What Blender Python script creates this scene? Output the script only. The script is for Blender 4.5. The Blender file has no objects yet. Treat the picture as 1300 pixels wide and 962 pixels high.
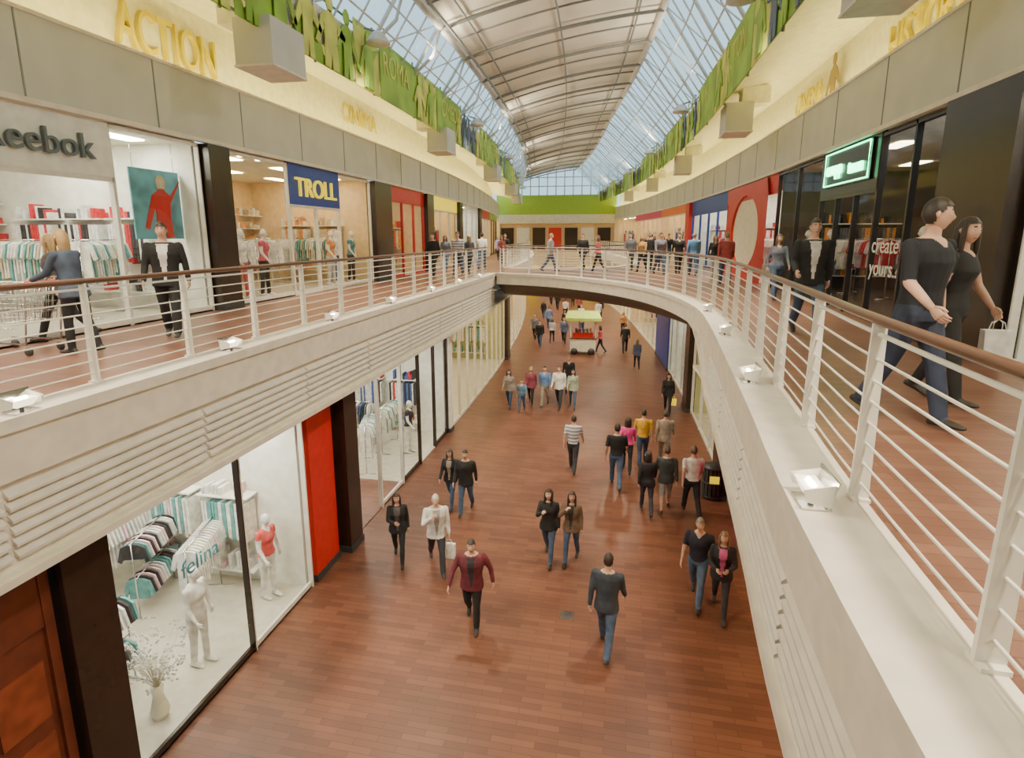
import bpy, math, random
import numpy as np
from mathutils import Vector, Matrix
from mathutils.geometry import tessellate_polygon
R=random.Random(11)
UF=5.3; CAMZ=6.9
SC=bpy.context.scene
def c(y): return -0.0022*(y-15)**2 if y>15 else 0.0
def link(o): SC.collection.objects.link(o); return o
# ---------------------------------------------------------------- materials
MC={}
def mat(name,col,rough=.55,metal=0.,emit=0.,var=.06,scale=5.,bump=0.,kind=None,col2=None,ecol=None):
    if name in MC: return MC[name]
    m=bpy.data.materials.new(name); m.use_nodes=True; nt=m.node_tree; N=nt.nodes; L=nt.links
    b=N['Principled BSDF']; tc=N.new('ShaderNodeTexCoord')
    mp=N.new('ShaderNodeMapping'); L.new(tc.outputs['Object'],mp.inputs[0])
    if kind=='brick':
        t=N.new('ShaderNodeTexBrick'); t.inputs['Scale'].default_value=1; t.inputs['Brick Width'].default_value=.62
        t.inputs['Row Height'].default_value=.105; t.inputs['Mortar Size'].default_value=.003
        t.inputs['Color1'].default_value=(*col,1); t.inputs['Color2'].default_value=(*col2,1); t.inputs['Mortar'].default_value=(*[x*.6 for x in col2],1)
        t.inputs['Bias'].default_value=-.1; L.new(mp.outputs[0],t.inputs[0])
        n=N.new('ShaderNodeTexNoise'); n.inputs['Scale'].default_value=.8; n.inputs['Detail'].default_value=2; L.new(mp.outputs[0],n.inputs[0])
        mx=N.new('ShaderNodeMixRGB'); mx.blend_type='MULTIPLY'; mx.inputs[0].default_value=.5
        rp=N.new('ShaderNodeValToRGB'); rp.color_ramp.elements[0].position=.3; rp.color_ramp.elements[0].color=(.6,.6,.6,1); rp.color_ramp.elements[1].position=.7; rp.color_ramp.elements[1].color=(1.15,1.1,1.05,1)
        L.new(n.outputs[0],rp.inputs[0]); L.new(t.outputs[0],mx.inputs[1]); L.new(rp.outputs[0],mx.inputs[2]); L.new(mx.outputs[0],b.inputs['Base Color'])
    elif kind=='stripe':
        t=N.new('ShaderNodeTexWave'); t.bands_direction='Z'; t.inputs['Scale'].default_value=scale; L.new(mp.outputs[0],t.inputs[0])
        rp=N.new('ShaderNodeValToRGB'); rp.color_ramp.interpolation='CONSTANT'; rp.color_ramp.elements[0].color=(*col,1); rp.color_ramp.elements[1].position=.5; rp.color_ramp.elements[1].color=(*col2,1)
        L.new(t.outputs[0],rp.inputs[0]); L.new(rp.outputs[0],b.inputs['Base Color'])
    else:
        n=N.new('ShaderNodeTexNoise'); n.inputs['Scale'].default_value=scale; n.inputs['Detail'].default_value=1; L.new(mp.outputs[0],n.inputs[0])
        rp=N.new('ShaderNodeValToRGB'); rp.color_ramp.elements[0].position=.35; rp.color_ramp.elements[1].position=.65
        rp.color_ramp.elements[0].color=(*[x*(1-var) for x in col],1); rp.color_ramp.elements[1].color=(*[min(1,x*(1+var)) for x in (col2 or col)],1)
        L.new(n.outputs[0],rp.inputs[0]); L.new(rp.outputs[0],b.inputs['Base Color'])
    b.inputs['Roughness'].default_value=rough; b.inputs['Metallic'].default_value=metal
    if emit:
        b.inputs['Emission Color'].default_value=(*(ecol or col),1); b.inputs['Emission Strength'].default_value=emit
    MC[name]=m; return m
def glassmat(name,tint,gl=.12):
    m=bpy.data.materials.new(name); m.use_nodes=True; nt=m.node_tree; N=nt.nodes; L=nt.links; N.clear()
    o=N.new('ShaderNodeOutputMaterial'); mx=N.new('ShaderNodeMixShader'); t=N.new('ShaderNodeBsdfTransparent'); g=N.new('ShaderNodeBsdfGlossy')
    t.inputs[0].default_value=(*tint,1); g.inputs['Roughness'].default_value=.03; mx.inputs[0].default_value=gl
    L.new(t.outputs[0],mx.inputs[1]); L.new(g.outputs[0],mx.inputs[2]); L.new(mx.outputs[0],o.inputs[0]); MC[name]=m; return m
M_white=mat('painted_white',(.74,.68,.59),.45)
M_panel=mat('grey_panel',(.56,.56,.51),.5,var=.04,scale=1.5)
M_soff=mat('soffit_white',(.83,.79,.62),.6)
M_slat=mat('louver_white',(.70,.65,.57),.45)
M_rail=mat('rail_white_steel',(.80,.77,.69),.35)
M_hand=mat('handrail_wood',(.11,.05,.03),.3)
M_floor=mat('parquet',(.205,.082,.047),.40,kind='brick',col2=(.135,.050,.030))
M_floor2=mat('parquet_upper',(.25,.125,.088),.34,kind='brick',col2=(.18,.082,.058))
M_dark=mat('dark_brown_stone',(.03,.018,.013),.25)
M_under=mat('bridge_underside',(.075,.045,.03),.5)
M_roof=mat('roof_cream',(.80,.77,.67),.7,var=.08,scale=.6)
M_rib=mat('steel_rib_grey',(.24,.25,.24),.45)
M_ribw=mat('steel_white',(.66,.67,.64),.4)
M_glass=glassmat('shop_glass',(.96,.98,.97),.06)
M_sky=glassmat('roof_glass',(.85,.93,.95),.08)
M_cove=mat('cove_tube',(1,.93,.55),.5,emit=58,ecol=(1,.86,.30))
M_lite=mat('shop_ceiling_light',(1,.97,.9),.5,emit=30.0,ecol=(1,.94,.80))
M_litb=mat('shop_ceiling_light_bright',(1,.97,.9),.5,emit=52.0,ecol=(1,.95,.80))
M_litw=mat('shop_ceiling_light_warm',(1,.85,.6),.5,emit=24.0,ecol=(1,.76,.44)); M_litew=M_litw
M_litd=mat('shop_ceiling_light_dim',(1,.85,.6),.5,emit=10.0,ecol=(1,.86,.62))
M_swhite=mat('shop_wall_white',(.84,.84,.76),.6)
M_swarm=mat('shop_wall_warm',(.84,.64,.36),.6)
M_sgreen=mat('shop_wall_green',(.50,.50,.24),.6)
M_sdark=mat('shop_wall_dark',(.08,.065,.05),.5)
M_sfloor=mat('shop_floor',(.62,.58,.48),.25)
M_sfloord=mat('shop_floor_dark',(.14,.10,.08),.25)
M_red=mat('red_paint',(.58,.022,.018),.4)
M_blue=mat('blue_paint',(.02,.06,.36),.4)
M_yel=mat('yellow_sign',(.9,.7,.02),.4,emit=.8)
M_lime=mat('lime_banner',(.27,.46,.045),.6,var=.2,scale=1.2)
M_lime2=mat('lime_pale',(.58,.62,.12),.6,var=.15,scale=2)
M_limef=mat('lime_fascia',(.34,.54,.05),.5,var=.05)
M_navy=mat('navy_banner',(.08,.12,.18),.6)
M_teal=mat('teal_poster',(.10,.34,.42),.5,var=.3,scale=3)
M_ylet=mat('yellow_lettering',(.60,.48,.01),.6)
M_wood=mat('red_brown_wood',(.14,.035,.018),.4,var=.15)
M_pink=mat('pink_paint',(.6,.05,.17),.5)
M_orange=mat('orange_paint',(.8,.2,.03),.5)
M_neon=mat('neon_green',(.1,1,.4),.5,emit=9,ecol=(.12,1,.42))
M_chrome=mat('chrome',(.7,.7,.7),.2,metal=1)
M_metal=mat('dark_metal',(.05,.05,.05),.4)
M_greenroof=mat('kiosk_green',(.42,.55,.10),.5)
M_lampg=mat('lamp_glass_glow',(1,.95,.85),.2,emit=2.2,ecol=(1,.85,.62))
M_bulb=mat('lamp_bulb',(1,.95,.85),.2,emit=40,ecol=(1,.82,.55))
PAL=[mat('cloth_%d'%i,cc,.8,var=.15,scale=9) for i,cc in enumerate([(.75,.75,.73),(.03,.03,.035),(.55,.03,.04),(.06,.12,.34),(.8,.55,.6),(.14,.14,.15),(.6,.5,.34),(.12,.34,.34),(.82,.8,.72),(.75,.30,.06)])]
# ---------------------------------------------------------------- mesh builder
class MB:
    def __init__(s): s.v=[];s.f=[];s.mi=[];s.sm=[];s.mats=[]
    def m(s,mt):
        if mt not in s.mats: s.mats.append(mt)
        return s.mats.index(mt)
    def add(s,vs,fs,mt,smooth=False):
        o=len(s.v); s.v+= [tuple(x) for x in vs]; k=s.m(mt)
        for f in fs: s.f.append([i+o for i in f]); s.mi.append(k); s.sm.append(smooth)
    def hexa(s,p,mt): s.add(p,[(0,3,2,1),(4,5,6,7),(0,1,5,4),(1,2,6,5),(2,3,7,6),(3,0,4,7)],mt)
    def box(s,x0,y0,z0,x1,y1,z1,mt): s.hexa([(x0,y0,z0),(x1,y0,z0),(x1,y1,z0),(x0,y1,z0),(x0,y0,z1),(x1,y0,z1),(x1,y1,z1),(x0,y1,z1)],mt)
    def tube(s,pts,rs,mt,n=8,smooth=True,cap=True,axes=None):
        pts=[Vector(p) for p in pts]; k=len(pts)
        if not isinstance(rs,list): rs=[rs]*k
        vs=[];fs=[]
        for i,p in enumerate(pts):
            if axes: a,b=axes
            else:
                d=(pts[min(i+1,k-1)]-pts[max(i-1,0)]).normalized()
                up=Vector((0,0,1)) if abs(d.z)<.9 else Vector((0,1,0))
                a=d.cross(up).normalized(); b=a.cross(d)
            r=rs[i]; r=r if isinstance(r,tuple) else (r,r)
            for j in range(n):
                t=2*math.pi*j/n; vs.append(p+a*math.cos(t)*r[0]+b*math.sin(t)*r[1])
        for i in range(k-1):
            for j in range(n):
                j2=(j+1)%n; fs.append((i*n+j,i*n+j2,(i+1)*n+j2,(i+1)*n+j))
        if cap: fs.append(tuple(range(n))[::-1]); fs.append(tuple((k-1)*n+j for j in range(n)))
        s.add(vs,fs,mt,smooth)
    def sweep(s,path,prof,mt,smooth=False):
        k=len(path); vs=[];fs=[]
        for i in range(k):
            a=path[max(i-1,0)]; b=path[min(i+1,k-1)]; d=Vector((b[0]-a[0],b[1]-a[1])).normalized(); n=(d.y,-d.x)
            pr=prof(i) if callable(prof) else prof
            for o,z in pr: vs.append((path[i][0]+n[0]*o,path[i][1]+n[1]*o,z))
        m=len(pr)
        for i in range(k-1):
            for j in range(m if m>2 else 1):
                j2=(j+1)%m; fs.append((i*m+j,(i+1)*m+j,(i+1)*m+j2,i*m+j2))
        if m>2: fs.append(tuple(range(m))); fs.append(tuple((k-1)*m+j for j in range(m))[::-1])
        s.add(vs,fs,mt,smooth)
    def poly(s,pts,z0,z1,mt,mtb=None):
        tri=tessellate_polygon([[Vector((x,y,0)) for x,y in pts]]); n=len(pts)
        s.add([(x,y,z1) for x,y in pts],[tuple(t) for t in tri],mt)
        s.add([(x,y,z0) for x,y in pts],[tuple(t)[::-1] for t in tri],mtb or mt)
        s.add([(x,y,z0) for x,y in pts]+[(x,y,z1) for x,y in pts],[(i,(i+1)%n,n+(i+1)%n,n+i) for i in range(n)],mt)
    def mesh(s,name):
        me=bpy.data.meshes.new(name); me.from_pydata([tuple(map(float,v)) for v in s.v],[],s.f)
        for m in s.mats: me.materials.append(m)
        me.polygons.foreach_set('material_index',s.mi); me.polygons.foreach_set('use_smooth',s.sm); me.update(); return me
    def obj(s,name,parent=None):
        o=bpy.data.objects.new(name,s.mesh(name)); link(o)
        if parent: o.parent=parent
        return o
def rectprof(o0,o1,z0,z1): return [(o0,z0),(o1,z0),(o1,z1),(o0,z1)]
def ys(a,b,st=1.5):
    n=max(1,int(round((b-a)/st))); return [a+(b-a)*i/n for i in range(n+1)]
def PB(a=-6,b=66,st=1.5,off=0): return [(c(y)+off,y) for y in ys(a,b,st)]
def resample(path,step):
    L=[0]
    for a,b in zip(path,path[1:]): L.append(L[-1]+math.dist(a,b))
    n=max(1,int(round(L[-1]/step))); out=[]; j=0
    for i in range(n+1):
        t=L[-1]*i/n
        while j<len(L)-2 and L[j+1]<t: j+=1
        u=(t-L[j])/(L[j+1]-L[j]); out.append((path[j][0]*(1-u)+path[j+1][0]*u,path[j][1]*(1-u)+path[j+1][1]*u))
    return out
def catmull(P,n=5):
    out=[]
    for i in range(len(P)-1):
        p0=P[max(i-1,0)];p1=P[i];p2=P[i+1];p3=P[min(i+2,len(P)-1)]
        for k in range(n):
            t=k/n
            out.append(tuple(.5*((2*p1[a])+(-p0[a]+p2[a])*t+(2*p0[a]-5*p1[a]+4*p2[a]-p3[a])*t*t+(-p0[a]+3*p1[a]-3*p2[a]+p3[a])*t**3) for a in (0,1)))
    out.append(P[-1]); return out
def nrm(path,i):
    a=path[max(i-1,0)]; b=path[min(i+1,len(path)-1)]; d=Vector((b[0]-a[0],b[1]-a[1])).normalized(); return (d.y,-d.x)
# ---------------------------------------------------------------- slabs & shell
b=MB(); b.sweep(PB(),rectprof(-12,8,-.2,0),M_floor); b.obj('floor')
PLa=PB(-6,23.2,1.2,-5.2); PLb=PB(27.6,66,1.5,-5.2)
PR=catmull([(.92,-6),(.98,-2),(1.05,1.5),(1.15,3.6),(1.28,5),(1.52,8),(1.70,10.5),(1.76,12.5),(1.52,14.8),(1.1,16.6),(.4,18.4),(-.7,20.2),(-2.2,21.8),(-3.6,22.7),(-5.2,23.2)],4)
PF=catmull([(-5.55,27.6),(-4,27.8),(-2.4,28.2),(-.9,29.2),(.2,31),(.75,33.5),(1.85+c(37),37)],4)+PB(38.5,66,1.5,1.85)
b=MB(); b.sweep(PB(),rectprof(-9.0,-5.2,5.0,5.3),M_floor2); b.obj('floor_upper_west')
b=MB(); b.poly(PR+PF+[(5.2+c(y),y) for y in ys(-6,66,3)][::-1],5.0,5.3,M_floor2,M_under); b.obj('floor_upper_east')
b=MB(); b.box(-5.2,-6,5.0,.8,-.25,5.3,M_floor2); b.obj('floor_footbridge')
b=MB(); b.sweep(PB(),rectprof(-5.95,-5.15,3.9,3.98),M_soff); b.obj('ceiling_lower_west')
b=MB(); pr=[p for p in PR if p[1]<13.5]; b.poly(pr+[(3.1,12.5),(3.1,-6)],3.9,3.98,M_soff); b.obj('ceiling_lower_east')
dk=PR[[i for i,p in enumerate(PR) if p[1]>12.4][0]:]
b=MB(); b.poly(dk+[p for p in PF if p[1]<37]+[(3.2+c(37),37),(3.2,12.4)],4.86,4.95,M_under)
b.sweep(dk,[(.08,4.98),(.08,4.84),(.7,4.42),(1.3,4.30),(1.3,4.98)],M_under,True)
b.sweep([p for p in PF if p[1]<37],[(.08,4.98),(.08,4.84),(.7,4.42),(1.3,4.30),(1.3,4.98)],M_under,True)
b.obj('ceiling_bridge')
b=MB(); b.poly([(3.2+c(y),y) for y in ys(37,66,3)][::-1]+[(1.8+c(y),y) for y in ys(37,66,3)],4.72,4.9,M_soff); b.obj('ceiling_lower_far')

def parapet(name,path,s,zbf):
    b=MB(); P=resample(path,.6)
    zb=[zbf(p) for p in P]
    q=lambda o0,o1,z0,z1:[(s*o0,z0),(s*o1,z0),(s*o1,z1),(s*o0,z1)]
    b.sweep(P,q(-.34,.10,5.24,5.36),M_white)
    b.sweep(P,lambda i:q(-.02,.05,max(4.80,zb[i]),5.24),M_white)
    b.sweep(P,lambda i:q(-.10,-.03,zb[i],5.0),M_white)
    b.sweep(P,lambda i:q(-.12,.06,zb[i]-.06,zb[i]+.02),M_white)
    st=4
    for a in range(0,len(P)-1,st):
        seg=P[a:a+st+1]
        if len(seg)<2 or min(zb[a:a+st+1])>4.4: continue
        zz=max(zb[a:a+st+1])
        if len(seg)>2:
            e=seg[-1];d=seg[-2]; seg=seg[:-1]+[(d[0]+(e[0]-d[0])*.92,d[1]+(e[1]-d[1])*.92)]
        n=6
        for k in range(n):
            z=4.68-(4.68-zz-.2)*k/(n-1)
            if z<zz+.05: continue
            b.sweep(seg,[(s*-.03,z+.035),(s*.03,z-.02),(s*.03,z-.045),(s*-.03,z-.02)],M_slat)
    return b.obj(name)
def railing(name,path,s,o=-.3):
    b=MB(); P=resample(path,.45); off=[]
    for i,p in enumerate(P):
        n=nrm(P,i); off.append((p[0]+n[0]*s*o,p[1]+n[1]*s*o))
    b.tube([(x,y,6.44) for x,y in off],(.036,.03),M_hand,n=8)
    for k in range(7): b.tube([(x,y,5.47+k*.125) for x,y in off],.0085,M_rail,n=5)
    b.tube([(x,y,6.36) for x,y in off],.014,M_rail,n=5)
    for i in range(0,len(off),3):
        x,y=off[i]; n=nrm(P,i); t=(-n[1],n[0]); w=.012; h=.04
        pts=[]
        for z in (5.36,6.42):
            hh=h*(1.3 if z<6 else .9)
            for a,bb in ((-1,-1),(1,-1),(1,1),(-1,1)): pts.append((x+t[0]*w*a+n[0]*hh*bb,y+t[1]*w*a+n[1]*hh*bb,z))
        b.hexa(pts,M_rail)
        b.box(x-.05,y-.05,5.36,x+.05,y+.05,5.38,M_rail)
    return b.obj(name)
parapet('parapet_west',PLa,1,lambda p:3.92); parapet('parapet_west',PLb,1,lambda p:3.92)
def zr(p):
    if p[0]<1.4 and p[1]>13: return 4.95
    t=min(1,max(0,(p[1]-10.8)/2.8)); return 3.92+1.03*t*t*(3-2*t)
parapet('parapet_east',PR,-1,zr); parapet('parapet_bridge_north',PF,-1,lambda p:4.95)
railing('railing_west',PLa,1); railing('railing_west',PLb,1); railing('railing_east',PR,-1); railing('railing_bridge_north',PF,-1)
railing('railing_footbridge',[(-5.2,-.25),(.7,-.25)],-1,-.12)
def uplight(x,y,rot):
    b=MB(); b.box(-.11,-.08,0,.11,.08,.012,M_chrome)
    b.hexa([(-.07,-.04,.05),(.07,-.04,.05),(.07,.035,.05),(-.07,.035,.05),(-.12,-.07,.12),(.12,-.07,.12),(.12,.05,.12),(-.12,.05,.12)],M_lampg)
    b.tube([(-.05,-.01,.125),(.05,-.01,.125)],.016,M_bulb,n=8)
    b.hexa([(-.12,.05,.02),(.12,.05,.02),(.12,.06,.02),(-.12,.06,.02),(-.15,.085,.19),(.15,.085,.19),(.15,.095,.19),(-.15,.095,.19)],M_chrome)
    for xx in (-.135,.125): b.hexa([(xx,-.07,.06),(xx+.01,-.07,.06),(xx+.01,.06,.03),(xx,.06,.03),(xx,-.09,.13),(xx+.01,-.09,.13),(xx+.01,.09,.17),(xx,.09,.17)],M_rail)
    b.tube([(0,0,.012),(0,0,.06)],.018,M_metal,n=6)
    o=b.obj('ledge_uplight'); o.location=(x,y,5.36); o.rotation_euler=(0,0,rot)
for y in (3.8,6.55,9.3,12.0,14.8,17.5,20.2): uplight(-5.22,y,math.pi/2)
for x,y in ((1.13,.6),(1.15,3.3),(1.40,6.15),(1.66,9.15),(1.80,12.0)): uplight(x,y,-math.pi/2)

# ---------------------------------------------------------------- upper walls / fascia / cove / soffit
for s,nm,X in ((-1,'west',-8.75),(1,'east',4.75)):
    def q(d0,d1,z0,z1): return rectprof(min(X+s*d0,X+s*d1),max(X+s*d0,X+s*d1),z0,z1)
    b=MB(); b.sweep(PB(),q(-.12,.12,8.88,10.1),M_panel)
    b.sweep(PB(),q(-.14,.65,10.1,10.16),M_white)
    b.sweep(PB(),q(-.16,-.05,8.82,8.90),M_white)
    for y in ys(-5,65,2.4): 
        b.box(X+c(y)-s*.125-.006,y-.012,8.9,X+c(y)-s*.125+.006,y+.012,10.1,M_rib)
    b.obj('wall_fascia_'+nm)
    b=MB(); b.sweep(PB(),q(.65,.8,10.1,11.9),M_soff); b.obj('wall_upper_'+nm)
    b=MB(); b.sweep(PB(-6,66,3),[(X+s*.10,10.19),(X+s*.16,10.19)],M_cove); b.obj('cove_light_'+nm)
    b=MB()
    pr=[(X+s*.8,11.72),(X-s*1.9,11.15),(X-s*1.9,11.45),(X+s*.8,11.95)]
    b.sweep(PB(),pr if s>0 else pr[::-1],M_soff)
    b.sweep(PB(),q(-2.0,-1.85,11.1,11.9),M_white); b.obj('ceiling_soffit_'+nm)
    for y in ([-1.0,9.9,20.6,31.4,42.2,53] if s<0 else [-2.4,8.4,18.6,29.8,40.6,51.4]):
        b=MB(); cc=c(y); xo=(-6.42 if s<0 else 2.98)+cc; xi=xo+s*.78
        x0,x1=min(xo,xi),max(xo,xi)
        b.box(x0,y,10.03,x1,y+1.1,10.86,M_panel)
        b.box(x0-.02,y-.02,10.0,x1+.02,y+1.12,10.04,M_white)
        b.box(min(xi-s*.3,xi+s*.5),y+.25,10.86,max(xi-s*.3,xi+s*.5),y+.85,11.35,M_soff)
        b.obj('outrigger_box')

# ---------------------------------------------------------------- roof
def ro(y):
    return float(np.interp(y,[-6,20,26,39,52,70],[1.6,1.25,.9,.15,.2,.3]))
def rp(y,u):
    xl=-5.8+c(y); xr=ro(y)+c(y); return (xl+(xr-xl)*u, y, 13.4+1.15*u+.22*4*u*(1-u))
b=MB(); Y=ys(-6,66,1.0); U=[i/12 for i in range(13)]
vs=[rp(y,u) for y in Y for u in U]; fs=[(i*13+j,i*13+j+1,(i+1)*13+j+1,(i+1)*13+j) for i in range(len(Y)-1) for j in range(12)]
b.add(vs,fs,M_roof,True); b.obj('ceiling_roof')
b=MB()
for y in ys(-6,66,3.0):
    b.tube([Vector(rp(y,u))-Vector((0,0,.16)) for u in U],(.06,.06) ,M_rib,n=6,smooth=False)
    b.tube([Vector(rp(y,0))-Vector((0,0,.16)),Vector(rp(y,0))-Vector((.25,0,.9)),(-6.8+c(y),y,11.9)],.05,M_ribw,n=6)
for u in (.12,.5,.88):
    b.tube([Vector(rp(y,u))-Vector((0,0,.10)) for y in ys(-6,66,1.5)],.035,M_rib,n=5)
for y in ys(-4.5,64.5,3.0):
    b.tube([Vector(rp(y,u))-Vector((0,0,.03)) for u in U],.03 ,M_rib,n=4,smooth=False)
b.tube([Vector(rp(y,0))-Vector((0,0,.05)) for y in ys(-6,66,1.5)],.13,M_ribw,n=8)
b.tube([Vector(rp(y,.05))-Vector((0,0,.28)) for y in ys(-6,66,1.5)],.05,M_rib,n=6)
b.tube([Vector(rp(y,1))-Vector((0,0,.05)) for y in ys(-6,66,1.5)],.13,M_ribw,n=8)
b.obj('roof_trusses')
for s,nm,xb,u in ((-1,'window_clerestory_west',-6.85,0),(1,'window_clerestory_east',2.95,1)):
    b=MB(); Y=ys(-6,66,1.0 if s<0 else .9)
    lo=[Vector((xb+c(y),y,11.85)) for y in Y]; hi=[Vector(rp(y,u)) for y in Y]
    b.add(lo+hi,[(i,i+1,len(Y)+i+1,len(Y)+i) for i in range(len(Y)-1)],M_sky)
    for i,y in enumerate(Y):
        b.tube([lo[i],hi[i]],.03 if i%3 else .06,M_ribw,n=5)
        if i%3==0 and i+3<len(Y): b.tube([lo[i],hi[i+3]],.025,M_ribw,n=5)
    for t in (.33,.66): b.tube([l.lerp(h,t) for l,h in zip(lo,hi)],.03,M_ribw,n=5)
    b.obj(nm)
ce=c(66)
b=MB(); b.box(ce-12,66,0,ce+8,66.3,8.6,M_swarm); b.box(ce-9,65.6,9.4,ce+5,66,11.6,M_limef); b.box(ce-9,65.5,8.4,ce+5,66,9.4,M_soff)
for i in range(7): b.box(ce-8.5+i*1.9,65.8,5.35,ce-7.0+i*1.9,65.98,7.9,[M_dark,M_swhite,M_dark,M_red][i%4])
for i in range(6): b.box(ce-8+i*2.2,65.8,.1,ce-6.2+i*2.2,65.98,3.4,[M_dark,M_yel,M_swhite][i%3])
b.obj('wall_north')
b=MB(); b.add([(ce-9,66,11.6),(ce+5,66,11.6),(ce+5,66,15),(ce-9,66,15)],[(0,1,2,3)],M_sky)
for i in range(15): b.tube([(ce-9+i,65.9,11.6),(ce-9+i,65.9,15)],.07,M_ribw,n=5)
for z in (12.6,13.6): b.tube([(ce-9,65.9,z),(ce+5,65.9,z)],.06,M_ribw,n=5)
b.obj('window_north')
b=MB(); b.box(-13,-6.3,0,9,-6,15,M_swhite); b.obj('wall_south')

# ---------------------------------------------------------------- banners
ZB0,ZB1=10.66,12.2
def figure(b,ax,z,h,mt,t,xo,mh=None):
    def P(a,zz): return (xo+c(ax)+t, ax+a, zz)
    def poly(pts,mt=mt): 
        n=len(pts); q=[P(a,z+zz*h) for a,zz in pts]; b.add(q+[(x+.02,y,w) for x,y,w in q],[tuple(range(n)),tuple(range(n,2*n))[::-1]]+[(i,(i+1)%n,n+(i+1)%n,n+i) for i in range(n)],mt)
    poly([(math.cos(k*.7)*.10*h,.87+math.sin(k*.7)*.12) for k in range(9)],mh or mt)
    w=.19*h*R.uniform(.8,1.2)
    poly([(-w,.68),(-w*.5,.73),(-w*.2,.78),(w*.2,.78),(w*.5,.73),(w,.68),(w*.75,.4),(w*.9,.0),(w*.15,.0),(0,.22),(-w*.2,.0),(-w*.9,.0),(-w*.75,.4)])
    a=R.uniform(-.3,.5)
    poly([(w,.68),(w+.22*h,.45+a),(w+.18*h,.38+a),(w*.75,.52)],mt); poly([(-w,.68),(-w-.2*h,.3-a*.3),(-w-.13*h,.27-a*.3),(-w*.75,.52)],mt)
def text(body,loc,rot,size,mt,name,ext=.015,al='LEFT',sx=1):
    cu=bpy.data.curves.new(name,'FONT'); cu.body=body; cu.size=size; cu.extrude=ext; cu.align_x=al; cu.materials.append(mt)
    o=link(bpy.data.objects.new(name,cu)); o.location=loc; o.rotation_euler=rot; o.scale=(sx,1,1); return o
WR=(math.pi/2,0,math.pi/2); ER=(math.pi/2,0,-math.pi/2)
TT=['ROMA','COMEDIA','WESTERN','DRAMA','MUSICAL','ROMA','ACTION','CRIME','COMEDIA','DRAMA']; ti=0
SEQ=[3,0,3,2,1,2,1,0,2,1,3,2,1,0,2,1,3,2,1,0,2,1,3]
for s,xo in ((-1,-6.70),(1,2.75)):
    y=.5 if s<0 else -.4; si=0
    b0=MB()
    for z in (ZB0+.1,ZB1-.1): b0.tube([(xo+c(q)+s*.06,q,z) for q in ys(-4,64,1.5)],.03,M_rib,n=5)
    for q in ys(-3,63,3.0): b0.tube([(xo+c(q)+s*.06,q,ZB0),(xo+c(q)+s*.06,q,ZB1+.15)],.035,M_rib,n=5); b0.tube([(xo+c(q)+s*.06,q,11.3),(xo+c(q)+s*.3,q,11.3)],.03,M_rib,n=5)
    b0.obj('banner_frame')
    while y<61:
        k=SEQ[si%len(SEQ)]; w=[4.2,3.4,1.4,4.4][k]; y1=min(y+w,64); b=MB()
        if k in (1,2):
            mt=M_lime if k!=2 else M_lime2
            b.hexa([(xo+c(y)-.015,y,ZB0),(xo+c(y)+.015,y,ZB0),(xo+c(y1)+.015,y1,ZB0),(xo+c(y1)-.015,y1,ZB0),(xo+c(y)-.015,y,ZB1),(xo+c(y)+.015,y,ZB1),(xo+c(y1)+.015,y1,ZB1),(xo+c(y1)-.015,y1,ZB1)],mt)
            if k==2: figure(b,y+w*.5,ZB0+.05,1.4,M_lime,-s*.045,xo)
            else: figure(b,y+w*.88,ZB0+.05,1.35,M_lime2,-s*.045,xo)
        else:
            n=16; top=[(y+w*i/n,ZB0+.55+.3*math.sin(i*1.3+k)+R.uniform(-.12,.25)) for i in range(n+1)]
            pts=[(y,ZB0)]+[(y1,ZB0)]+top[::-1]
            tri=tessellate_polygon([[Vector((a,z,0)) for a,z in pts]]); b.add([(xo+c(a),a,z) for a,z in pts],[tuple(t) for t in tri],M_lime)
            for q in (.1,.3,.52,.74,.92): figure(b,y+w*q,ZB0,R.uniform(1.3,1.75),R.choice([M_navy,M_lime2,M_lime,M_lime]),-s*.04,xo)
        b.obj('film_banner')
        if k==1:
            if s<0: text(TT[ti%10],(xo+.03+c(y+1.5),y+.15,ZB0+.7),WR,.85,M_lime2,'banner_lettering',.004,sx=.8)
            else: text(TT[ti%10],(xo-.03+c(y+1.5),y1-.15,ZB0+.7),ER,.85,M_lime2,'banner_lettering',.004,sx=.8)
            ti+=1
        y=y1+.1; si+=1
text('ACTION',(-9.34,9.5,10.45),WR,1.15,M_ylet,'wall_lettering',.05,sx=.60); text('CINEMA',(-9.38,18.2,10.75),WR,.85,M_ylet,'wall_lettering',sx=.85)
text('HISTORY',(5.34,13.8,10.4),ER,1.1,M_ylet,'wall_lettering',.04,sx=.62); text('CINEMA',(5.26,20.0,10.6),ER,.85,M_ylet,'wall_lettering',sx=.8)
b=MB(); figure(b,16.6,10.25,1.3,mat('bronze_cutout',(.22,.14,.05),.5),0,5.2); b.obj('wall_cutout_figure')
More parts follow.
